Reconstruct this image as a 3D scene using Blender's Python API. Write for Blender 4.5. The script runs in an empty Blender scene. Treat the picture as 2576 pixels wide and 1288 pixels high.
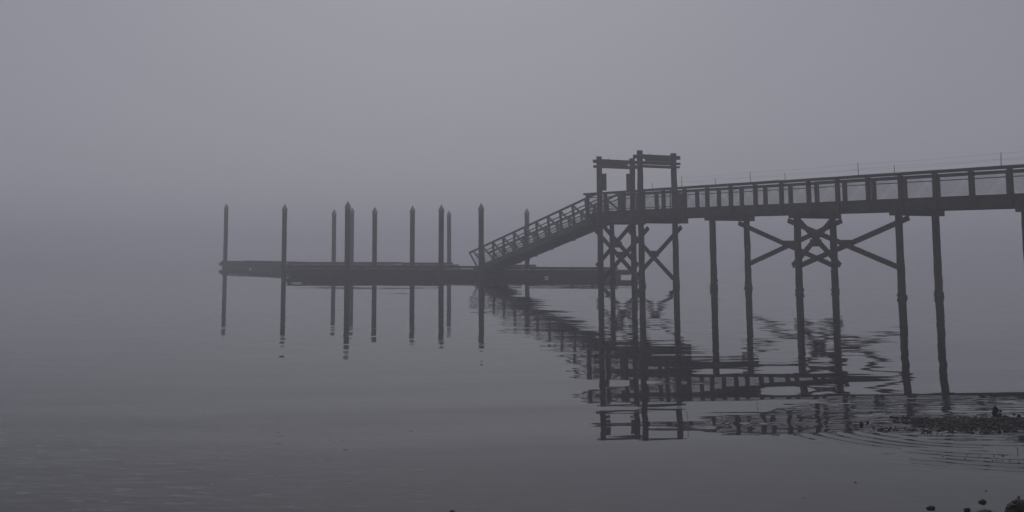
import bpy, bmesh, math, random
from mathutils import Vector, Matrix, noise as mnoise

random.seed(11)
scene = bpy.context.scene
COL = scene.collection
CAM_H = 1.88
F = 3000.0            # pixels of a 2576 px wide frame per unit of X/Y
CX = 1166.0

def at(px, s):
    """ground position (X, Y) of a thing seen at column px with s pixels per metre"""
    return ((px - CX) / s, F / s)

PITCH = math.atan(F / 23900.0)
FC = F * math.cos(PITCH)
PY0 = 620 - FC * math.tan(PITCH)
def ground(px, py):
    """where the line of sight through column px, row py meets the water"""
    xr, yr = (px - CX) / FC, (PY0 - py) / FC
    dx, dy, dz = xr, math.cos(PITCH) - yr * math.sin(PITCH), math.sin(PITCH) + yr * math.cos(PITCH)
    t = -CAM_H / dz
    return dx * t, dy * t

# ------------------------------------------------------------------ materials
def new_mat(name):
    m = bpy.data.materials.new(name)
    m.use_nodes = True
    nt = m.node_tree
    b = nt.nodes.get('Principled BSDF')
    return m, nt, b

def rough_mat(name, dark, light, scale=(3, 3, 3), rough=0.85, detail=6, metallic=0.0, bump=0.0, coat=None):
    m, nt, b = new_mat(name)
    tc = nt.nodes.new('ShaderNodeTexCoord')
    mp = nt.nodes.new('ShaderNodeMapping'); mp.inputs['Scale'].default_value = scale
    nz = nt.nodes.new('ShaderNodeTexNoise'); nz.inputs['Scale'].default_value = 1.0
    nz.inputs['Detail'].default_value = detail; nz.inputs['Roughness'].default_value = 0.65
    cr = nt.nodes.new('ShaderNodeValToRGB')
    cr.color_ramp.elements[0].position = 0.32; cr.color_ramp.elements[0].color = (*dark, 1)
    cr.color_ramp.elements[1].position = 0.68; cr.color_ramp.elements[1].color = (*light, 1)
    nt.links.new(tc.outputs['Object'], mp.inputs['Vector'])
    nt.links.new(mp.outputs['Vector'], nz.inputs['Vector'])
    nt.links.new(nz.outputs['Fac'], cr.inputs['Fac'])
    nt.links.new(cr.outputs['Color'], b.inputs['Base Color'])
    b.inputs['Roughness'].default_value = rough
    b.inputs['Metallic'].default_value = metallic
    if bump:
        bp = nt.nodes.new('ShaderNodeBump'); bp.inputs['Strength'].default_value = bump
        bp.inputs['Distance'].default_value = 0.02
        nt.links.new(nz.outputs['Fac'], bp.inputs['Height'])
        nt.links.new(bp.outputs['Normal'], b.inputs['Normal'])
    return m

M = {}
M['pile'] = rough_mat('creosoted pile wood', (0.0065, 0.0045, 0.0037), (0.0493, 0.0337, 0.0287), (14, 14, 1.2), .85, bump=.4)
M['timber'] = rough_mat('weathered timber', (0.0109, 0.0077, 0.0067), (0.0700, 0.0498, 0.0432), (2.0, 12, 12), .88, bump=.3)
M['plank'] = rough_mat('grey deck planks', (0.0290, 0.0216, 0.0193), (0.0739, 0.0540, 0.0483), (9, 1.4, 8), .9)
M['fascia'] = rough_mat('dark stained fascia board', (0.0095, 0.0065, 0.0058), (0.0576, 0.0405, 0.0360), (1.1, 5, 2.0), .88, bump=.3)
M['barnacle'] = rough_mat('barnacle crust', (0.0132, 0.0120, 0.0102), (0.0600, 0.0570, 0.0510), (30, 30, 30), .95, bump=.6)
M['steel'] = rough_mat('weathered steel pipe', (0.0139, 0.0107, 0.0104), (0.0763, 0.0588, 0.0571), (5, 5, 1.5), .7)
M['cone'] = rough_mat('pale plastic cone', (.20, .20, .205), (.32, .32, .325), (6, 6, 6), .6)
M['alu'] = rough_mat('dull aluminium', (0.0383, 0.0383, 0.0405), (0.0765, 0.0765, 0.0788), (3, 8, 8), .55, metallic=.3)
M['wire'] = rough_mat('corroded wire', (.014, .013, .013), (.035, .033, .033), (20, 20, 20), .8)
M['float'] = rough_mat('black plastic pontoon', (.012, .012, .013), (.028, .027, .027), (4, 4, 4), .6)
M['dockwood'] = rough_mat('wet dock timber', (0.0087, 0.0062, 0.0053), (0.0583, 0.0411, 0.0357), (1.2, 9, 9), .85, bump=.3)
M['white'] = rough_mat('white buoy plastic', (.62, .62, .6), (.78, .78, .76), (8, 8, 8), .5)
M['yellow'] = rough_mat('yellow buoy plastic', (.38, .29, .03), (.5, .4, .05), (8, 8, 8), .5)
M['stone'] = rough_mat('wet dark stone', (0.0072, 0.0072, 0.0072), (0.0270, 0.0252, 0.0228), (22, 22, 22), .45, bump=.5)
M['brownstone'] = rough_mat('wet brown stone', (.02, .013, .009), (.06, .04, .028), (22, 22, 22), .45, bump=.5)
M['weed'] = rough_mat('wet rockweed', (0.0048, 0.0048, 0.0024), (0.0224, 0.0192, 0.0080), (60, 60, 60), .5, bump=.8)
M['gravel'] = rough_mat('wet gravel', (.0045, .004, .0038), (.021, .019, .016), (45, 45, 45), .75, bump=.5)
M['cabinet'] = rough_mat('grey painted steel', (0.0300, 0.0300, 0.0312), (0.0450, 0.0450, 0.0480), (4, 4, 4), .6)

# ------------------------------------------------------------------ mesh building
class MB:
    def __init__(self):
        self.bm = bmesh.new()
    def beam(self, p, q, w, h, up=(0, 0, 1)):
        """box from p to q; w across (horizontal), h along 'up'"""
        p = Vector(p); q = Vector(q)
        d = (q - p).normalized(); up = Vector(up)
        side = d.cross(up)
        if side.length < 1e-4: side = d.cross(Vector((1, 0, 0)))
        side.normalize(); u2 = side.cross(d).normalized()
        vs = []
        for e in (p, q):
            for a, b in ((-1, -1), (1, -1), (1, 1), (-1, 1)):
                vs.append(self.bm.verts.new(e + side * (a * w / 2) + u2 * (b * h / 2)))
        for f in ((3, 2, 1, 0), (4, 5, 6, 7), (0, 1, 5, 4), (1, 2, 6, 5), (2, 3, 7, 6), (3, 0, 4, 7)):
            self.bm.faces.new([vs[i] for i in f])
        return self
    def box(self, x0, x1, y0, y1, z0, z1):
        return self.beam(((x0), (y0 + y1) / 2, (z0 + z1) / 2), ((x1), (y0 + y1) / 2, (z0 + z1) / 2), abs(y1 - y0), abs(z1 - z0))
    def tube(self, p, q, r0, r1=None, n=10, rings=1, jit=0.0, seed=0.0, cap=True):
        p = Vector(p); q = Vector(q); r1 = r0 if r1 is None else r1
        d = (q - p).normalized()
        a = d.cross(Vector((1, 0, 0)))
        if a.length < .1: a = d.cross(Vector((0, 1, 0)))
        a.normalize(); b = d.cross(a)
        prev = None; first = None
        for k in range(rings + 1):
            t = k / rings
            c = p.lerp(q, t); r = r0 + (r1 - r0) * t
            ring = []
            for j in range(n):
                an = 2 * math.pi * j / n
                rr = r
                if jit:
                    rr += jit * mnoise.noise(Vector((math.cos(an) * 1.3 + seed, math.sin(an) * 1.3 - seed, t * (q - p).length * 1.7 + seed * 3)))
                ring.append(self.bm.verts.new(c + (a * math.cos(an) + b * math.sin(an)) * rr))
            if prev:
                for j in range(n):
                    self.bm.faces.new((prev[j], prev[(j + 1) % n], ring[(j + 1) % n], ring[j]))
            else: first = ring
            prev = ring
        if cap:
            self.bm.faces.new(list(reversed(first))); self.bm.faces.new(prev)
        return self
    def lathe(self, prof, n=14, centre=(0, 0, 0)):
        c = Vector(centre); prev = None
        for (r, z) in prof:
            if r < 1e-5:
                ring = [self.bm.verts.new(c + Vector((0, 0, z)))]
            else:
                ring = [self.bm.verts.new(c + Vector((r * math.cos(2 * math.pi * j / n), r * math.sin(2 * math.pi * j / n), z))) for j in range(n)]
            if prev:
                if len(ring) == n and len(prev) == n:
                    for j in range(n): self.bm.faces.new((prev[j], prev[(j + 1) % n], ring[(j + 1) % n], ring[j]))
                elif len(ring) == 1:
                    for j in range(n): self.bm.faces.new((prev[j], prev[(j + 1) % n], ring[0]))
                else:
                    for j in range(n): self.bm.faces.new((prev[0], ring[(j + 1) % n], ring[j]))
            prev = ring
        return self
    def lump(self, c, rx, ry, rz, sub=2, amp=.25, freq=1.6, seed=0.0):
        g = bmesh.ops.create_icosphere(self.bm, subdivisions=sub, radius=1.0)
        for v in g['verts']:
            n = 1 + amp * mnoise.noise(v.co * freq + Vector((seed, seed * 1.7, -seed))) + amp * .5 * mnoise.noise(v.co * freq * 2.7 + Vector((seed, 3, seed)))
            v.co = Vector((v.co.x * rx * n + c[0], v.co.y * ry * n + c[1], v.co.z * rz * n + c[2]))
        return self
    def build(self, name, mat, parent=None, smooth=False):
        me = bpy.data.meshes.new(name)
        bmesh.ops.recalc_face_normals(self.bm, faces=self.bm.faces)
        self.bm.to_mesh(me); self.bm.free()
        me.materials.append(mat)
        if smooth:
            for p in me.polygons: p.use_smooth = True
        o = bpy.data.objects.new(name, me); COL.objects.link(o)
        if parent is not None: o.parent = parent
        return o

def tag(o, label=None, cat=None, group=None, kind=None):
    if label: o['label'] = label
    if cat: o['category'] = cat
    if group: o['group'] = group
    if kind: o['kind'] = kind
    return o

def thing(name, loc, label, cat, group=None, rz=0.0):
    o = bpy.data.objects.new(name, None); COL.objects.link(o)
    o.empty_display_size = .3
    o.location = loc; o.rotation_euler = (0, 0, rz)
    return tag(o, label, cat, group)

# ------------------------------------------------------------------ water
def water_material():
    m, nt, b = new_mat('calm estuary water')
    N = nt.nodes; L = nt.links
    b.inputs['Base Color'].default_value = (.005, .0055, .007, 1)
    b.inputs['Roughness'].default_value = .015
    b.inputs['IOR'].default_value = 1.21
    geo = N.new('ShaderNodeNewGeometry')
    pos = geo.outputs['Position']
    def val(x):
        return x
    def math_(op, a, b_=None, c=None, clamp=False):
        n = N.new('ShaderNodeMath'); n.operation = op; n.use_clamp = clamp
        for k, x in enumerate((a, b_, c)):
            if x is None: continue
            if isinstance(x, (int, float)): n.inputs[k].default_value = x
            else: L.new(x, n.inputs[k])
        return n.outputs[0]
    def noise(sx, sy, off, detail=2.0, rough=.5, ang=0.0):
        mp = N.new('ShaderNodeMapping'); mp.vector_type = 'POINT'
        mp.inputs['Rotation'].default_value = (0, 0, ang)
        mp.inputs['Location'].default_value = (off, off * .7, off * 1.3)
        # rotate first, then stretch
        mp2 = N.new('ShaderNodeMapping'); mp2.inputs['Scale'].default_value = (sx, sy, 1)
        L.new(pos, mp.inputs['Vector']); L.new(mp.outputs[0], mp2.inputs['Vector'])
        n = N.new('ShaderNodeTexNoise'); n.inputs['Scale'].default_value = 1.0
        n.inputs['Detail'].default_value = detail; n.inputs['Roughness'].default_value = rough
        L.new(mp2.outputs[0], n.inputs['Vector'])
        return math_('SUBTRACT', n.outputs['Fac'], .5)
    sep = N.new('ShaderNodeSeparateXYZ'); L.new(pos, sep.inputs[0])
    X, Y = sep.outputs[0], sep.outputs[1]
    def ramp(x, x0, x1, y0, y1):
        n = N.new('ShaderNodeMapRange'); n.clamp = True; n.interpolation_type = 'SMOOTHSTEP'
        L.new(x, n.inputs[0])
        for k, v in enumerate((x0, x1, y0, y1)): n.inputs[k + 1].default_value = v
        return n.outputs[0]
    # the bay is flat offshore and a low swell steepens towards the beach
    gain = ramp(Y, 14, 62, 1.0, .10)
    gain_mid = math_('MULTIPLY', ramp(Y, 22, 72, 1.0, .13), ramp(Y, 10.0, 12.8, .35, 1.0))
    # three low swells steepening one behind the other as they near the beach
    Yw = math_('ADD', math_('ADD', Y, math_('MULTIPLY', math_('SUBTRACT', X, 1.9), -.22)), math_('MULTIPLY', noise(.22, .10, 9.3, 2.0, .45), .6))
    def crest(fall0, fall1, rise0, rise1, h):
        return math_('MULTIPLY', math_('MULTIPLY', ramp(Yw, fall0, fall1, 0, 1), ramp(Yw, rise0, rise1, 1, 0)), h)
    train = math_('ADD', crest(11.75, 12.1, 13.2, 13.95, .0150), crest(14.45, 15.0, 15.3, 16.6, .0200))
    train = math_('ADD', train, crest(17.0, 17.6, 18.0, 18.8, .0085))
    train = math_('ADD', train, crest(13.95, 14.3, 14.4, 14.75, -.0075))
    train = math_('MULTIPLY', train, math_('ADD', 1.0, math_('MULTIPLY', noise(.35, .22, 77.0, 1.0, .4), SWELL)))
    train = math_('MULTIPLY', train, ramp(X, -5.5, -.5, .12, 1.0))
    slow = math_('MULTIPLY', math_('MULTIPLY', noise(.035, .30, 3.1, 1.0, .4, .06), SLOW), gain)
    band = math_('MULTIPLY', noise(.07, .21, 53.0, 1.0, .4, .04), BAND)
    band = math_('MULTIPLY', band, math_('MULTIPLY', ramp(Y, 19, 30, .15, 1.0), ramp(Y, 50, 72, 1.0, .06)))
    swell = math_('ADD', math_('ADD', train, band), slow)
    mid = math_('MULTIPLY', math_('MULTIPLY', noise(.42, 1.5, 11.7, 2.0, .55, -.03), MIDW), math_('MULTIPLY', gain_mid, math_('ADD', ramp(Y, 17, 27, .6, 1.0), ramp(Y, 14.0, 15.5, .7, 0.0))))
    fine = math_('MULTIPLY', math_('MULTIPLY', noise(1.1, 4.6, 27.0, 2.0, .55, .03), FINEW), math_('MULTIPLY', gain_mid, ramp(Y, 17, 27, .35, 1.0)))
    sy = math_('ADD', math_('ADD', swell, mid), fine)
    sxm = math_('MULTIPLY', math_('MULTIPLY', noise(.30, 1.3, 41.0, 2.0, .5), SIDEW), gain_mid)
    sx = sxm
    # wind-flecked shallows by the beach, stronger to the left
    patch = math_('MULTIPLY', ramp(Y, 8.5, 15.5, 1.0, 0.0), ramp(X, -2.5, .7, 1.0, .0))
    flk = noise(3.2, 11.0, 63.0, 3.0, .6, .08)
    flk = math_('MULTIPLY', math_('MAXIMUM', math_('SUBTRACT', flk, .11), 0.0), FLECK)
    flk = math_('ADD', flk, math_('MULTIPLY', noise(2.6, 12.0, 71.0, 3.0, .6, .04), SHAL))
    sy = math_('ADD', sy, math_('MULTIPLY', flk, patch))
    sy = math_('ADD', sy, math_('MULTIPLY', math_('MULTIPLY', noise(3.0, 13.0, 33.0, 3.0, .6), .045), ramp(Y, 9.0, 12.0, 1.0, 0.0)))
    # rings and chop that come off the gravel bar
    c = N.new('ShaderNodeVectorMath'); c.operation = 'SUBTRACT'
    L.new(pos, c.inputs[0]); c.inputs[1].default_value = (5.25, 12.75, 0)
    ln = N.new('ShaderNodeVectorMath'); ln.operation = 'LENGTH'; L.new(c.outputs[0], ln.inputs[0])
    nm = N.new('ShaderNodeVectorMath'); nm.operation = 'NORMALIZE'; L.new(c.outputs[0], nm.inputs[0])
    r = math_('ADD', ln.outputs['Value'], math_('MULTIPLY', noise(.9, .9, 5.0, 1.0), .30))
    wave = math_('SINE', math_('MULTIPLY', r, 2 * math.pi / .20))
    env = math_('MULTIPLY', ramp(ln.outputs['Value'], .8, 1.5, 0, 1), ramp(ln.outputs['Value'], 2.1, 2.9, 1, 0))
    brk = ramp(noise(.55, 1.6, 88.0, 3.0), -.12, .10, .0, 1)
    ring = math_('MULTIPLY', math_('MULTIPLY', wave, env), math_('MULTIPLY', brk, RING))
    ns = N.new('ShaderNodeSeparateXYZ'); L.new(nm.outputs[0], ns.inputs[0])
    ring = math_('MULTIPLY', ring, ramp(ns.outputs[1], -.15, .45, 1.0, .12))
    sx = math_('ADD', sx, math_('MULTIPLY', ring, ns.outputs[0]))
    sy = math_('ADD', sy, math_('MULTIPLY', ring, ns.outputs[1]))
    c2 = N.new('ShaderNodeVectorMath'); c2.operation = 'SUBTRACT'
    L.new(pos, c2.inputs[0]); c2.inputs[1].default_value = (6.7, 13.3, 0)
    mpp = N.new('ShaderNodeVectorMath'); mpp.operation = 'MULTIPLY'; L.new(c2.outputs[0], mpp.inputs[0]); mpp.inputs[1].default_value = (.72, 1.0, 1)
    l2 = N.new('ShaderNodeVectorMath'); l2.operation = 'LENGTH'; L.new(mpp.outputs[0], l2.inputs[0])
    chop_env = ramp(l2.outputs['Value'], .9, 2.6, 1, 0)
    sy = math_('ADD', sy, math_('MULTIPLY', math_('MULTIPLY', noise(1.7, 8.5, 17.0, 3.0, .55), CHOP), chop_env))
    sx = math_('ADD', sx, math_('MULTIPLY', math_('MULTIPLY', noise(4.0, 6.0, 19.0, 3.0, .55), CHOP * .5), chop_env))
    cb = N.new('ShaderNodeCombineXYZ')
    L.new(sx, cb.inputs[0]); L.new(sy, cb.inputs[1]); cb.inputs[2].default_value = 1.0
    nn = N.new('ShaderNodeVectorMath'); nn.operation = 'NORMALIZE'; L.new(cb.outputs[0], nn.inputs[0])
    L.new(nn.outputs[0], b.inputs['Normal'])
    return m

BAND = .026
SWELL, SLOW, MIDW, FINEW, SIDEW, FLECK, SHAL, RING, CHOP = .6, .005, .036, .034, .016, 1.9, .12, .040, .22
mb = MB(); S = 620
vs = [mb.bm.verts.new((x, y, 0)) for x, y in ((-S, -S), (S, -S), (S, S), (-S, S))]
mb.bm.faces.new(vs)
tag(mb.build('water', water_material()), kind='structure', label='calm grey water mirroring the pier', cat='water')

# ------------------------------------------------------------------ gravel bar
def bar_height(x, y):
    front = 12.50 + .10 * math.sin(x * 2.1) * .4 + .06 * mnoise.noise(Vector((x * 2.5, 0, 3)))
    t = (y - front) / .62
    back = 13.40 + .08 * mnoise.noise(Vector((x * 2.0, 7, 1)))
    tb = (back - y) / .45
    left = (x - 4.86) / .8
    h = min(t, tb, 1.0, left * 1.0)
    h = max(h, -1.2)
    z = .050 * (h if h < 0 else h * h * (3 - 2 * h)) + .010 * mnoise.noise(Vector((x * 5, y * 5, 0)))
    return z - .004
mb = MB(); nx, ny = 150, 60
grid = []
for i in range(nx + 1):
    col = []
    for j in range(ny + 1):
        x = 3.9 + 6.6 * i / nx; y = 11.8 + 2.2 * j / ny
        col.append(mb.bm.verts.new((x, y, bar_height(x, y))))
    grid.append(col)
for i in range(nx):
    for j in range(ny):
        mb.bm.faces.new((grid[i][j], grid[i + 1][j], grid[i + 1][j + 1], grid[i][j + 1]))
tag(mb.build('gravel_bar', M['gravel'], smooth=True), kind='structure', label='low dark gravel bar rising from the water', cat='gravel bar')

ICO_V = []; ICO_F = []
_b = bmesh.new(); bmesh.ops.create_icosphere(_b, subdivisions=1, radius=1)
_b.verts.ensure_lookup_table()
ICO_V = [v.co.copy() for v in _b.verts]; ICO_F = [[v.index for v in f.verts] for f in _b.faces]; _b.free()
gv, gf = [], []
def pebble(x, y, z, r):
    rot = Matrix.Rotation(random.uniform(0, 6.28), 3, 'Z')
    sc = (random.uniform(.75, 1.4), random.uniform(.65, 1.1), random.uniform(.45, .8))
    base = len(gv)
    sd = random.uniform(0, 50)
    for v in ICO_V:
        k = 1 + .35 * mnoise.noise(v * 1.3 + Vector((sd, sd, 0)))
        gv.append(rot @ Vector((v.x * sc[0] * r * k, v.y * sc[1] * r * k, v.z * sc[2] * r * k)) + Vector((x, y, z)))
    for f in ICO_F: gf.append([base + i for i in f])
n = 0
while n < 6000:
    x = 4.2 + random.random() ** 1.1 * 4.4; y = random.uniform(12.15, 13.55)
    h = bar_height(x, y)
    if h < -.012: 
        continue
    if h < .004 and random.random() < .45: continue
    r = random.choice((.006, .007, .009, .011, .013, .016, .021)) * random.uniform(.8, 1.2)
    pebble(x, y, max(h, -.004) + r * .18, r); n += 1
for k in range(75):                     # strays at the tip and along the edge
    t = random.random()
    px = 2215 + 125 * t + random.uniform(-6, 6); py = 1076 + 10 * t + random.gauss(0, 3)
    if random.random() < .3: px = random.uniform(2270, 2400); py = random.uniform(1085, 1093)
    x, y = ground(px, py)
    if x < 3.75: continue
    r = random.uniform(.004, .012); pebble(x, y, r * .2, r)
for px, py in ((2433, 1144), (2428, 1154), (2465, 1147), (2460, 1152), (2442, 1160), (2489, 1162), (2497, 1159), (2505, 1158), (2512, 1158), (2521, 1158),
               (2500, 1147), (2523, 1148), (2539, 1157), (2540, 1161), (2563, 1165), (2372, 1148), (2402, 1152), (2152, 1214), (2024, 1254), (2480, 1235), (2338, 1105), (2357, 1141)):
    x, y = ground(px, py); r = random.uniform(.005, .0095); pebble(x, y, r * .2, r)
me = bpy.data.meshes.new('gravel'); me.from_pydata(gv, [], gf); me.materials.append(M['gravel'])
gob = bpy.data.objects.new('gravel', me); COL.objects.link(gob)
tag(gob, 'wet dark pebbles heaped on the bar and strewn round its tip', 'gravel', kind='stuff')

# ------------------------------------------------------------------ single stones and rockweed
def stone(px, py, wpx, hpx, label, mat='stone', group='stones by the gravel bar', seed=0.0, z=None):
    x, y = ground(px, py + hpx * .45)
    s = F / y
    r = wpx / s / 2; h = hpx / s
    mb = MB().lump((0, 0, h * .25), r, r * .8, h * .75, 2, .35, 1.4, seed)
    o = mb.build('stone', M[mat], smooth=True)
    o.location = (x, y, 0 if z is None else z)
    return tag(o, label, 'stone', group)
stone(2167.5, 1064, 11, 8, 'larger of the two stones standing alone in the water left of the gravel bar', seed=1.2)
stone(2182.5, 1061, 6.5, 5, 'smaller stone just right of a bigger one, in open water left of the bar', seed=4.2)
stone(2197.5, 1074.5, 5, 4, 'small stone leftmost in the thin line trailing off the gravel bar tip', seed=7.2)
stone(2220, 1077, 5, 3.6, 'small flat stone in the middle of the line trailing off the gravel bar tip', seed=9.1)
stone(2236.5, 1079, 5.5, 5, 'rounded stone closest to the gravel bar tip in the trailing line', seed=12.1)
stone(2515, 1043, 11.5, 10, 'round brown topped stone behind the gravel bar, under the rockweed clump', 'brownstone', seed=15.3)
stone(2529, 1049, 17, 9, 'broad dark stone lying on the back edge of the gravel bar', seed=19.3)
stone(2517, 1032, 7, 4, 'small dark stone touching the right of the rockweed clump behind the bar', seed=21.3)
stone(2551, 1040, 6, 3.5, 'left one of two small flat stones at the back right of the bar', seed=23.3)
stone(2563, 1044, 9, 5, 'right one of two small flat stones at the back right of the bar', seed=26.3)
stone(1138, 1287, 15, 8, 'lone brown stone cut off by the bottom edge, left of centre', 'brownstone', 'stones by the beach', seed=31.0)
stone(2562.5, 1249.5, 7, 3.5, 'small dark stone in the water above the large rockweed rock', 'stone', 'stones by the beach', seed=33.0)

def weed(px, py, wpx, hpx, n, label, seed, core=True):
    """rockweed-covered lump: many small fronds and bladders crowded over a rock"""
    x, y = ground(px, py + hpx * .45)
    s = F / y; w = wpx / s; h = hpx / s
    rnd = random.Random(seed)
    mb = MB()
    mb.lump((0, 0, h * .2), w * .40, w * (.32 if core else .16), h * .62, 3, .6, 1.9, seed)
    ky = .36 if core else .18
    for k in range(n):
        a = rnd.uniform(0, 6.283); q = rnd.random() ** .5
        cx_, cy_ = math.cos(a) * q * w * .46, math.sin(a) * q * w * ky
        cz = h * .82 * math.sqrt(max(0, 1 - q * q)) * rnd.uniform(.6, 1.1)
        r = w * rnd.uniform(.035, .085)
        mb.lump((cx_, cy_, max(cz, r * .1)), r * rnd.uniform(.8, 1.7), r * rnd.uniform(.8, 1.4), r * rnd.uniform(.5, 1.0), 1, .4, 1.5, seed + k)
    o = mb.build('rockweed_clump', M['weed'], smooth=True)
    o.location = (x, y, 0)
    return tag(o, label, 'seaweed', 'rockweed clumps at the beach edge')
weed(2504, 1030, 20, 20, 26, 'upright olive rockweed clump standing behind the gravel bar', 3)
weed(2472, 1260, 20, 7, 30, 'small rockweed tuft left of the big rockweed rock, clear of the bottom edge', 5)
weed(2341.5, 1276, 25, 6.5, 20, 'long flat strand of rockweed floating near the bottom edge, leftmost of the clumps', 7, core=False)
weed(2433.5, 1280.5, 19, 7, 20, 'short flat rockweed piece floating between a long strand and a low mat', 9, core=False)
weed(2479, 1290, 54, 15, 60, 'low reddish brown rockweed mat cut off by the bottom edge', 12)
weed(2566, 1283, 74, 52, 130, 'largest rockweed covered rock in the bottom right corner', 15)

# ------------------------------------------------------------------ pier
Lb = 5.108
OX, OY = 11.15, 53.3
UX, UY = .5012, -.8653
PIER_RZ = math.atan2(UY, UX)
Wd = 2.06
pier = thing('pier', (OX, OY, 0), 'long dark timber pier on tall piles with a mesh railing', 'pier', rz=PIER_RZ)
Z_CAPB, Z_FB, Z_FT, Z_RAIL = 3.03, 3.22, 3.66, 4.63
X_END, X_SHORE = -1.80 * Lb, 5.6 * Lb
def to_world(px, py): return (OX + UX * px - UY * py, OY + UY * px + UX * py)

seedn = [0.0]
def pile(x, y, top, r, parent, name='pile', crust=True, bottom=-1.1, rt=None):
    seedn[0] += 3.7
    o = MB().tube((x, y, bottom), (x, y, top), r, rt or r * .97, 16, 26, .022, seedn[0]).build(name, M['pile'], parent, True)
    if crust:
        b = MB(); rnd = random.Random(seedn[0])
        b.tube((x, y, -.35), (x, y, .13), r * 1.05, r * 1.0, 16, 8, .05, seedn[0] + 9, True)
        for k in range(34):
            a = rnd.uniform(0, 6.283); z = abs(rnd.gauss(0, .12)) - .02
            q = rnd.choice((.02, .03, .04, .055))
            b.lump((x + math.cos(a) * r * 1.04, y + math.sin(a) * r * 1.04, z), q, q, q * rnd.uniform(.6, 1.3), 1, .4, 1.5, k)
        for k in range(16):
            a = rnd.uniform(0, 6.283); z = rnd.uniform(.1, .9); q = rnd.uniform(.012, .03)
            b.lump((x + math.cos(a) * r, y + math.sin(a) * r, z), q, q, q * 1.3, 1, .4, 1.5, k)
        tag(b.build('barnacle_crust', M['barnacle'], o), kind='stuff')
    return o

BENTS = [0, 1, 2, 3, 4, 5]
for i in BENTS:
    x = i * Lb + (.12 if i == 3 else 0)
    pile(x, 0, Z_CAPB, .140 + .006 * (i % 2), pier)
    pile(x, Wd, Z_CAPB, .147 - .004 * (i % 2), pier)
    MB().box(x - .15, x + .15, -.33, Wd + .36, Z_CAPB, Z_FB + .12).build('cap_beam', M['timber'], pier)
# slimmer pile between the outer frame's posts
pile(-1.60 * Lb - .9, 1.27, Z_CAPB, .125, pier)
GX1, GX2 = -1.632 * Lb, -.985 * Lb
for x in (GX1, GX2):
    MB().box(x + .18, x + .42, -.42, Wd + .52, Z_CAPB - .03, Z_FB + .15).build('cap_beam', M['timber'], pier)
    MB().box(x - .42, x - .18, -.42, Wd + .52, Z_CAPB - .03, Z_FB + .15).build('cap_beam', M['timber'], pier)
MB().box(X_END + .05, GX2 + .60, -.12, .10, Z_CAPB + .02, Z_FB + .1).build('girder', M['timber'], pier)
MB().box(X_END + .05, GX2 + .60, Wd - .10, Wd + .12, Z_CAPB + .02, Z_FB + .1).build('girder', M['timber'], pier)

def xbrace(p0, p1, off, z0, z1, ext=.30, crust=True):
    """two crossed planks between pile lines p0, p1 on the pier's plan, bolted on either face"""
    a = Vector((p0[0], p0[1], 0)); b = Vector((p1[0], p1[1], 0))
    d = (b - a).normalized(); nrm = Vector((-d.y, d.x, 0))
    k = (z1 - z0) / (b - a).length
    for (lo, hi, sgn, e0, e1) in ((a, b, 1, .12, ext), (b, a, -1, .12, ext)):
        dd = (hi - lo).normalized()
        p = lo - dd * e0 + nrm * off * sgn; q = hi + dd * e1 + nrm * off * sgn
        p.z = z0 - k * e0; q.z = z1 + k * e1
        o = MB().beam(p, q, .09, .19).build('brace', M['timber'], pier)
        if crust:
            c = MB(); rnd = random.Random(int(lo.x * 100) + sgn)
            for j in range(22):
                t = rnd.random() ** 1.6 * .5; q_ = rnd.uniform(.02, .045)
                pt = p.lerp(q, t)
                c.lump((pt.x, pt.y, pt.z - .085 + rnd.uniform(-.02, .02)), q_, q_, q_ * .7, 1, .4, 1.5, j)
            tag(c.build('barnacle_crust', M['barnacle'], o), kind='stuff')
    mid = (a + b) / 2; mid.z = (z0 + z1) / 2
    g = MB()
    g.beam(mid - d * .19, mid + d * .19, 2 * abs(off) - .10, .30)
    g.build('brace_block', M['timber'], pier)

xbrace((0, Wd), (Lb, Wd), .19, 1.13, 2.84)
xbrace((Lb, 0), (2 * Lb, 0), .19, 1.13, 2.84)
xbrace((Lb, 0), (Lb, Wd), .19, 1.20, 2.86, .22)
xbrace((3 * Lb, Wd), (4 * Lb, Wd), .19, 1.13, 2.84)
xbrace((4 * Lb, 0), (5 * Lb, 0), .19, 1.13, 2.84)
xbrace((GX1, 0), (GX2, 0), .21, .34, 2.60, .24)
xbrace((GX1, Wd), (GX2, Wd), .21, .37, 2.66, .24)
xbrace((GX1, 0), (GX1, Wd), .21, 1.02, 2.93, .18)

# deck, stringers, fascia
d = MB(); x = X_END
while x < X_SHORE:
    d.box(x, x + .137, .19, Wd - .15, 3.485 + random.uniform(-.003, .003), 3.56); x += .145
d.build('deck', M['plank'], pier)
for y in (.45, 1.03, 1.61):
    MB().box(X_END + .02, X_SHORE, y - .06, y + .06, 3.30, 3.48).build('stringer', M['timber'], pier)
segs = []
x = X_END
while x < X_SHORE - .1:
    x1 = min(x + Lb * (1.06 if not segs else 1.0), X_SHORE); segs.append((x, x1)); x = x1
for (a, b) in segs:
    for y in (.14, Wd - .10):
        jz = random.uniform(-.008, .008)
        MB().box(a + .004, b - .004, y - .04, y + .04, Z_FB + jz, Z_FT + jz).build('fascia', M['fascia'], pier)
MB().box(X_END - .08, X_END - .004, .0, Wd + .04, Z_FB + .02, 3.56).build('end_board', M['fascia'], pier)

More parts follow.
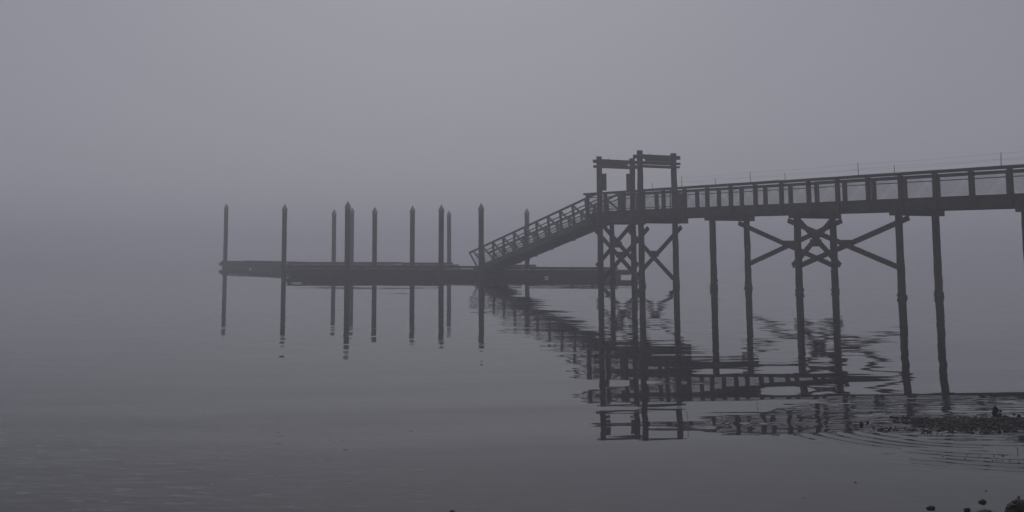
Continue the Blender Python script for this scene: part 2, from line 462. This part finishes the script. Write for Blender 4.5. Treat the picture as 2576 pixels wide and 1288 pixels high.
# railing
posts = [(-.062 + .2985 * k) for k in range(-6, 19)]
post_xs = [i * Lb for i in posts]
YN, YF = .02, Wd + .04
for y in (YN, YF):
    for x in post_xs:
        dx = random.uniform(-.012, .012)
        MB().beam((x, y, Z_FB + .06), (x + dx, y, Z_RAIL - .112), .15, .135, (0, 1, 0)).build('rail_post', M['timber'], pier)
    x = post_xs[0] - .22
    k = 0
    while x < post_xs[-1]:
        k2 = min(k + 3, len(post_xs) - 1)
        x1 = post_xs[k2] if k2 < len(post_xs) - 1 else post_xs[-1] + .2
        z0, z1 = random.uniform(-.012, .012), random.uniform(-.012, .012)
        MB().beam((x + .003, y, Z_RAIL - .055 + z0), (x1 - .003, y, Z_RAIL - .055 + z1), .21, .105).build('cap_rail', M['timber'], pier)
        x = x1; k = k2
        if k2 == len(post_xs) - 1: break
    for z, xe in ((Z_RAIL - .25, post_xs[-1]), (Z_FT + .085, post_xs[5])):
        MB().tube((post_xs[0], y, z), (xe, y, z), .019, .019, 6).build('guard_pipe', M['wire'], pier)
# chain-link bays: one mesh, reused
bay = post_xs[1] - post_xs[0] - .15
zb, zt = Z_FT + .02, Z_RAIL - .115
def chain_link(w, h, pitch=.088, r=.0040):
    mb = MB()
    def strut(x0, z0, x1, z1):
        # clip to 0..w, 0..h
        pts = []
        dx, dz = x1 - x0, z1 - z0
        t0, t1 = 0.0, 1.0
        for p_, q_ in ((-dx, x0), (dx, w - x0), (-dz, z0), (dz, h - z0)):
            if abs(p_) < 1e-9:
                if q_ < 0: return
            else:
                t = q_ / p_
                if p_ < 0: t0 = max(t0, t)
                else: t1 = min(t1, t)
        if t1 - t0 < 1e-3: return
        mb.tube((x0 + dx * t0, 0, z0 + dz * t0), (x0 + dx * t1, 0, z0 + dz * t1), r, r, 3, cap=False)
    k = -h
    while k < w:
        strut(k, 0, k + h, h); strut(k, h, k + h, 0); k += pitch
    me = bpy.data.meshes.new('mesh_panel'); mb.bm.to_mesh(me); mb.bm.free(); me.materials.append(M['wire'])
    return me
CL = chain_link(bay, zt - zb)
for y in (YN, YF):
    for x in post_xs[:-1]:
        o = bpy.data.objects.new('mesh_panel', CL); COL.objects.link(o); o.parent = pier
        o.location = (x + .075, y, zb)
# bird wires on thin rods above both rails
rods = [-.38, .50, 1.66, 2.88, 4.1, 5.2]
for y, extra in ((YN, []), (YF, [-1.32])):
    rr = sorted(extra + [q - (.02 if y > 0 else 0) for q in rods])
    for q in rr:
        lean = random.uniform(-.035, .03)
        MB().tube((q * Lb, y, Z_RAIL - .03), (q * Lb + lean, y, Z_RAIL + .47), .014, .011, 6).build('wire_rod', M['steel'], pier)
    for z in (.44, .20):
        w = MB(); prev = None
        for a, b in zip(rr[:-1], rr[1:]):
            for k in range(8):
                t = k / 8; t2 = (k + 1) / 8
                f = lambda t: Vector(((a + (b - a) * t) * Lb, y, Z_RAIL + z - .16 * t * (1 - t)))
                w.tube(f(t), f(t2), .0022, .0022, 4, cap=False)
        w.build('bird_wire', M['wire'], pier)

# the two timber portal frames astride the pier end
def portal(xg, label, beams, board, side_boards, tops):
    wx, wy = to_world(xg, 0)
    t = thing('portal_frame', (wx, wy, 0), label, 'portal frame', 'timber portal frames at the pier end', PIER_RZ)
    for y, z in zip((-.03, Wd + .03), tops):
        pile(0, y, z, .148, t, 'post', rt=.143)
    for (z0, z1, e) in beams:
        for sx in (-1, 1):
            MB().box(sx * .20 - .04, sx * .20 + .04, -.185 - e, Wd + .185 + e, z0, z1).build('crossbeam', M['timber'], t)
    b = MB(); y0, y1, z0, z1 = board
    n = 3
    for k in range(n):
        a = z0 + (z1 - z0) * k / n
        b.box(-.025, .025, y0, y1, a + .004, z0 + (z1 - z0) * (k + 1) / n - .004)
    b.build('sign_board', M['plank'], t)
    for (y0, y1, z0, z1) in side_boards:
        MB().box(-.10, .10, y0, y1, z0, z1).build('side_board', M['timber'], t)
    for (y, z) in ((.42, beams[0][1]), (Wd - .35, beams[0][1])):
        MB().tube((.2, y, z - .02), (.2, y, z + .05), .03, .022, 6).build('bolt', M['steel'], t)
    return t
portal(GX1, 'outer timber portal frame where the gangway leaves the pier', ((6.13, 6.30, .07), (5.88, 6.01, .05)), (.16, 1.78, 5.90, 6.27),
       ((.16, .34, 4.72, 5.58), (Wd - .30, Wd - .16, 4.72, 5.62)), (6.45, 6.43))
portal(GX2, 'inner timber portal frame nearer the shore, with three crossbeams', ((6.15, 6.33, .08), (5.88, 6.00, .08), (5.72, 5.82, .04)), (.30, Wd - .16, 5.90, 6.30),
       (), (6.53, 6.47))

# cabinet and standpipe on the pier deck beside the inner frame
wx, wy = to_world(GX2 + .55, Wd - .18)
cab = thing('utility_cabinet', (wx, wy, 3.562), 'dark slim cabinet on the pier deck against the inner portal frame post', 'cabinet', rz=PIER_RZ)
MB().box(-.22, .22, -.16, .16, 0, .86).build('cabinet_body', M['cabinet'], cab)
MB().box(-.25, .25, -.19, .19, .862, .90).build('lid', M['cabinet'], cab)
MB().box(-.19, .19, -.178, -.162, .06, .80).build('door', M['cabinet'], cab)
wx, wy = to_world(GX2 + .05, Wd - .28)
sp = thing('standpipe', (wx, wy, 3.562), 'thin standpipe with a T shaped valve handle rising above the railing', 'standpipe', rz=PIER_RZ)
MB().tube((0, 0, 0), (0, 0, 1.16), .028, .028, 8).build('pipe', M['steel'], sp)
MB().tube((0, -.09, 1.18), (0, .09, 1.18), .02, .02, 8).build('handle', M['steel'], sp)

# ------------------------------------------------------------------ gangway
C0 = Vector((*to_world(-1.70 * Lb, 1.03), 3.60)); C1 = Vector((1.30, 73.75, .56))
flat = Vector((C1.x - C0.x, C1.y - C0.y, 0)); GL = flat.length
gdir = flat.normalized()
g_rz = math.atan2(gdir.y, gdir.x)
gang = thing('gangway', (C1.x, C1.y, 0), 'sloping aluminium truss gangway from the pier down to the floating dock', 'gangway', rz=g_rz)
# local frame: x from foot (0) back to the top (-GL), z world
slope = (C0.z - C1.z) / GL
def gp(t, y, h):
    """t metres along the deck up from the foot, h measured square to the deck"""
    k = math.sqrt(1 + slope * slope)
    return Vector((-(t / k) - (-h) * slope / k * 1.0, y, C1.z + slope * t / k + h / k))
GLs = GL * math.sqrt(1 + slope * slope)
HW = .68; NB = 11; TH = 1.06
for sgn in (-1, 1):
    y = HW * sgn
    MB().beam(gp(-.50, y, TH), gp(GLs, y, TH), .085, .10).build('top_chord', M['alu'], gang)
    MB().beam(gp(-.10, y, -.14), gp(GLs, y, -.14), .10, .34).build('bottom_chord', M['alu'], gang)
    for k in range(NB + 1):
        t = GLs * k / NB
        if k == 0:
            MB().beam(gp(.30, y, .035), gp(-.44, y, TH - .045), .07, .075, (0, 1, 0)).build('truss_post', M['alu'], gang)
        else:
            MB().beam(gp(t - .04, y, .035), gp(t, y, TH - .045), .08, .11, (0, 1, 0)).build('truss_post', M['alu'], gang)
        if k < NB:
            t2 = GLs * (k + 1) / NB
            MB().beam(gp(t + .06, y - .002 * sgn, TH - .05), gp(t2 - .12, y - .002 * sgn, .03), .07, .10, (0, 1, 0)).build('truss_brace', M['alu'], gang)
    yi = y - sgn * .085
    for h, r in ((.78, .032), (.62, .018), (.48, .013), (.36, .013), (.25, .013), (.14, .013)):
        MB().tube(gp(.05, yi, h), gp(GLs - .05, yi, h), r, r, 6).build('guard_rail', M['alu'], gang)
dk = MB(); t = -.1
while t < GLs - .1:
    dk.beam(gp(t, 0, .005), gp(t + .27, 0, .005), HW * 2 - .12, .045); t += .29
dk.build('deck', M['alu'], gang)
for k in range(0, NB + 1):
    t = min(max(GLs * k / NB, .1), GLs - .1)
    MB().beam(gp(t, -HW + .06, -.22), gp(t, HW - .06, -.22), .08, .10).build('cross_member', M['alu'], gang)
MB().beam(gp(-.62, 0, -.10), gp(-.11, 0, .0), HW * 1.7, .02).build('transition_plate', M['alu'], gang)
for sgn in (-1, 1):
    MB().tube(gp(.1, sgn * .5, -.27) + Vector((0, -.06, -.03)), gp(.1, sgn * .5, -.27) + Vector((0, .06, -.03)), .085, .085, 12).build('roller', M['float'], gang)
MB().beam(gp(4.3, -HW, -.30), gp(3.75, -HW, -.92), .07, .10, (0, 1, 0)).build('support_leg', M['alu'], gang)
for k in (3.3, 5.2, 7.0, 9.4):
    MB().box(0, .16, -.05, .05, -.04, .04).build('bracket', M['alu'], gang).location = gp(k, -HW, -.34)

# ------------------------------------------------------------------ floating docks
def dock(p0, p1, width, label, rails, h=.47, seed=1, ends=(.55, .75)):
    p0 = Vector((*p0, 0)); p1 = Vector((*p1, 0))
    L_ = (p1 - p0).length; rz = math.atan2(p1.y - p0.y, p1.x - p0.x)
    t = thing('floating_dock', p0, label, 'dock', 'sections of the floating dock', rz)
    rnd = random.Random(seed)
    d = MB(); x = 0
    while x < L_ - .05:
        d.box(x, min(x + .14, L_), .07, width - .07, h - .05, h + rnd.uniform(-.004, .004)); x += .147
    d.build('deck', M['plank'], t)
    for y0, y1 in ((0, .066), (width - .066, width)):
        MB().box(0, L_, y0, y1, h - .27, h - .012).build('waler', M['dockwood'], t)
    for x0, x1 in ((-.07, -.004), (L_ + .004, L_ + .07)):
        MB().box(x0, x1, 0, width, h - .27, h - .012).build('end_waler', M['dockwood'], t)
    x = ends[0]; npn = max(1, round((L_ - sum(ends)) / 2.6)); pl = (L_ - sum(ends)) / npn
    for k in range(npn):
        MB().box(x + .006, x + pl - .006, .05, width - .05, -.32, h - .272).build('pontoon', M['float'], t); x += pl
    for (a, b, side) in rails:
        y = .12 if side == 0 else width - .12
        r = MB().beam((a, y, h + .105 + rnd.uniform(-.006, .006)), (b, y, h + .105 + rnd.uniform(-.006, .006)), .14, .14).build('bull_rail', M['dockwood'], t)
        q = a + .15
        blk = MB()
        while q < b - .1:
            blk.box(q - .11, q + .11, y - .06, y + .06, h + .005, h + .034); q += 1.25
        blk.build('rail_block', M['dockwood'], r)
    for k in range(int(L_ // 4)):
        q = 2 + 4 * k + rnd.uniform(-.4, .4)
        c = MB(); c.beam((q - .14, .34, h + .09), (q + .14, .34, h + .09), .035, .035)
        c.box(q - .07, q - .03, .32, .36, h + .004, h + .075); c.box(q + .03, q + .07, .32, .36, h + .004, h + .075)
        c.build('cleat', M['steel'], t)
    return t
A = at(712, 38.6); B = at(1577, 41.9)
mainL = math.dist(A, B)
dock(A, B, 2.6, 'longest floating dock section in front, with the gangway foot on its deck',
     ((.3, 6.1, 0), (6.5, 10.9, 0), (13.5, 15.9, 0), (16.4, mainL - .6, 0), (.3, 9.4, 1), (9.8, 12.4, 1)), .46, 3)
A2 = at(553, 28.3); B2 = at(706, 31.2); l2 = math.dist(A2, B2)
dock(A2, B2, 2.4, 'far left floating dock section carrying the leftmost piling', ((.3, l2 - .2, 0), (.3, l2 - .2, 1)), .47, 5, (.5, .2))
A3 = at(722, 32.6); B3 = at(1002, 33.0); l3 = math.dist(A3, B3)
dock(A3, B3, 2.4, 'left one of the two floating dock sections lying behind the long front one', ((.1, l3 - .1, 0), (.1, l3 - .1, 1)), .5, 7)
A4 = at(1008, 33.0); B4 = at(1142, 33.2); l4 = math.dist(A4, B4)
dock(A4, B4, 2.4, 'short middle floating dock section behind the front one, left of the gangway foot', ((.1, l4 - .1, 0),), .5, 9)
A5 = at(1232, 36.3); B5 = at(1351, 36.6); l5 = math.dist(A5, B5)
dock(A5, B5, 2.2, 'short floating dock section behind the gangway, round the rightmost piling', ((.1, l5 - .1, 0),), .47, 11)

# steel pilings with pale cones
def piling_mesh(h, r):
    return None
PIL = [  # column, s, top row, radius, label
    (567.5, 29.0, 512, .178, 'leftmost steel piling, standing alone at the outer end of the dock'),
    (715, 37.9, 513, .160, 'second steel piling from the left, at the left end of the front dock section'),
    (840, 31.2, 526, .172, 'faint distant piling between the second piling and the tall dark pair'),
    (874, 40.6, 505, .168, 'tallest darkest piling, the front one of the overlapping pair'),
    (885, 32.0, 521, .160, 'fainter piling half hidden behind the tallest dark piling'),
    (942.5, 37.3, 520, .160, 'piling just right of the overlapping pair'),
    (1037, 38.3, 516.5, .160, 'lone piling midway between the overlapping pair and the gangway foot'),
    (1109.5, 41.0, 514, .160, 'dark near piling with a fainter one close to its right'),
    (1130, 31.8, 529.5, .165, 'faint far piling close to the right of a darker one'),
    (1210.5, 42.0, 510, .160, 'dark piling standing in front of the gangway foot'),
    (1325.5, 35.6, 523.5, .165, 'rightmost piling, partly hidden behind the sloping gangway'),
]
for (px, s, ty, r, lab) in PIL:
    x, y = at(px, s)
    H = CAM_H + (620 - ty) / s
    lean = random.uniform(-.006, .006), random.uniform(-.004, .004)
    t = thing('piling', (x, y, 0), lab, 'piling', 'capped pilings of the floating dock', random.uniform(0, 6))
    t.rotation_euler[0], t.rotation_euler[1] = lean
    MB().tube((0, 0, -1.2), (0, 0, H - .50), r, r, 18, 14, .006, px).build('shaft', M['steel'], t, True)
    MB().lathe(((r * 1.02, H - .49), (r * 1.14, H - .48), (r * 1.17, H - .36), (r * .78, H - .23), (r * .36, H - .10), (0, H)), 18).build('cone_cap', M['cone'], t, True)

# little white floats against the dock
def buoy(px, py, w, label, under):
    s = F / ground(px, py)[1]
    x, y = at(px, s * 1.01)
    t = thing('buoy', (x, y - .25, 0), label, 'buoy')
    MB().lump((0, 0, .045), w / 2, w * .4, .055, 3, .12, 1.2, px).build('float_top', M['white'], t, True)
    MB().lathe(((w * .30, -.05), (w * .46, -.03), (w * .47, .012), (w * .40, .02)), 14).build('float_band', M['yellow' if under else 'white'], t, True)
buoy(1373, 699.0, .26, 'white and yellow buoy afloat against the right half of the front dock', True)
buoy(633, 676.5, .22, 'small plain white buoy afloat against the far left dock section', False)

# ------------------------------------------------------------------ fog
FOG = .0055
mb = MB().box(-640, 640, -640, 640, -2.3, 7.4)
hz = mb.build('haze', None if False else bpy.data.materials.new('sea fog'))
hm = hz.data.materials[0]; hm.use_nodes = True
nt = hm.node_tree; nt.nodes.clear()
out = nt.nodes.new('ShaderNodeOutputMaterial'); pv = nt.nodes.new('ShaderNodeVolumePrincipled')
pv.inputs['Color'].default_value = (.83, .84, .90, 1)
pv.inputs['Density'].default_value = FOG
pv.inputs['Anisotropy'].default_value = .45
nt.links.new(pv.outputs[0], out.inputs['Volume'])
tag(hz, 'pale sea fog lying over the water', 'fog', kind='stuff')

# ------------------------------------------------------------------ sky and light
SUN_EL, SUN_AZ = math.radians(32), math.radians(-1)     # azimuth from +Y towards +X
w = bpy.data.worlds.new('World'); scene.world = w; w.use_nodes = True
nt = w.node_tree; bg = nt.nodes['Background']
sky = nt.nodes.new('ShaderNodeTexSky'); sky.sky_type = 'NISHITA'; sky.sun_disc = False
sky.sun_elevation = SUN_EL; sky.sun_rotation = SUN_AZ
sky.dust_density = 4.0; sky.air_density = 1.0; sky.ozone_density = 2.0
mix = nt.nodes.new('ShaderNodeMix'); mix.data_type = 'RGBA'; mix.inputs['Factor'].default_value = .955
OVER = (2.24, 2.29, 2.77, 1)
hs = nt.nodes.new('ShaderNodeHueSaturation'); hs.inputs['Saturation'].default_value = .35
nt.links.new(sky.outputs[0], hs.inputs['Color']); nt.links.new(hs.outputs[0], mix.inputs['A']); mix.inputs['B'].default_value = OVER
nt.links.new(mix.outputs['Result'], bg.inputs['Color'])
bg.inputs['Strength'].default_value = .10
sl = bpy.data.lights.new('sun', 'SUN'); sl.energy = .5; sl.angle = math.radians(25); sl.color = (1, .98, .96)
so = bpy.data.objects.new('sun', sl); COL.objects.link(so)
sdir = Vector((math.sin(SUN_AZ) * math.cos(SUN_EL), math.cos(SUN_AZ) * math.cos(SUN_EL), math.sin(SUN_EL)))
so.rotation_euler = (-sdir).to_track_quat('-Z', 'Y').to_euler()

# ------------------------------------------------------------------ camera
cd = bpy.data.cameras.new('camera'); cam = bpy.data.objects.new('camera', cd); COL.objects.link(cam)
Fc = F * math.cos(PITCH)
cd.sensor_width = 36; cd.lens = Fc * 36 / 2576
cd.shift_x = (1288 - CX) / 2576
py = 620 - Fc * math.tan(PITCH)
cd.shift_y = -(644 - py) / 2576
cam.location = (0, 0, CAM_H)
cam.rotation_euler = (math.radians(90) + PITCH, 0, 0)
cd.clip_start = .1; cd.clip_end = 3000
scene.camera = cam

scene.view_settings.view_transform = 'Standard'
scene.view_settings.look = 'None'
scene.view_settings.exposure = 0.0
scene.view_settings.gamma = 1
scene.cycles.volume_bounces = 3
scene.cycles.max_bounces = 10
scene.cycles.use_denoising = True
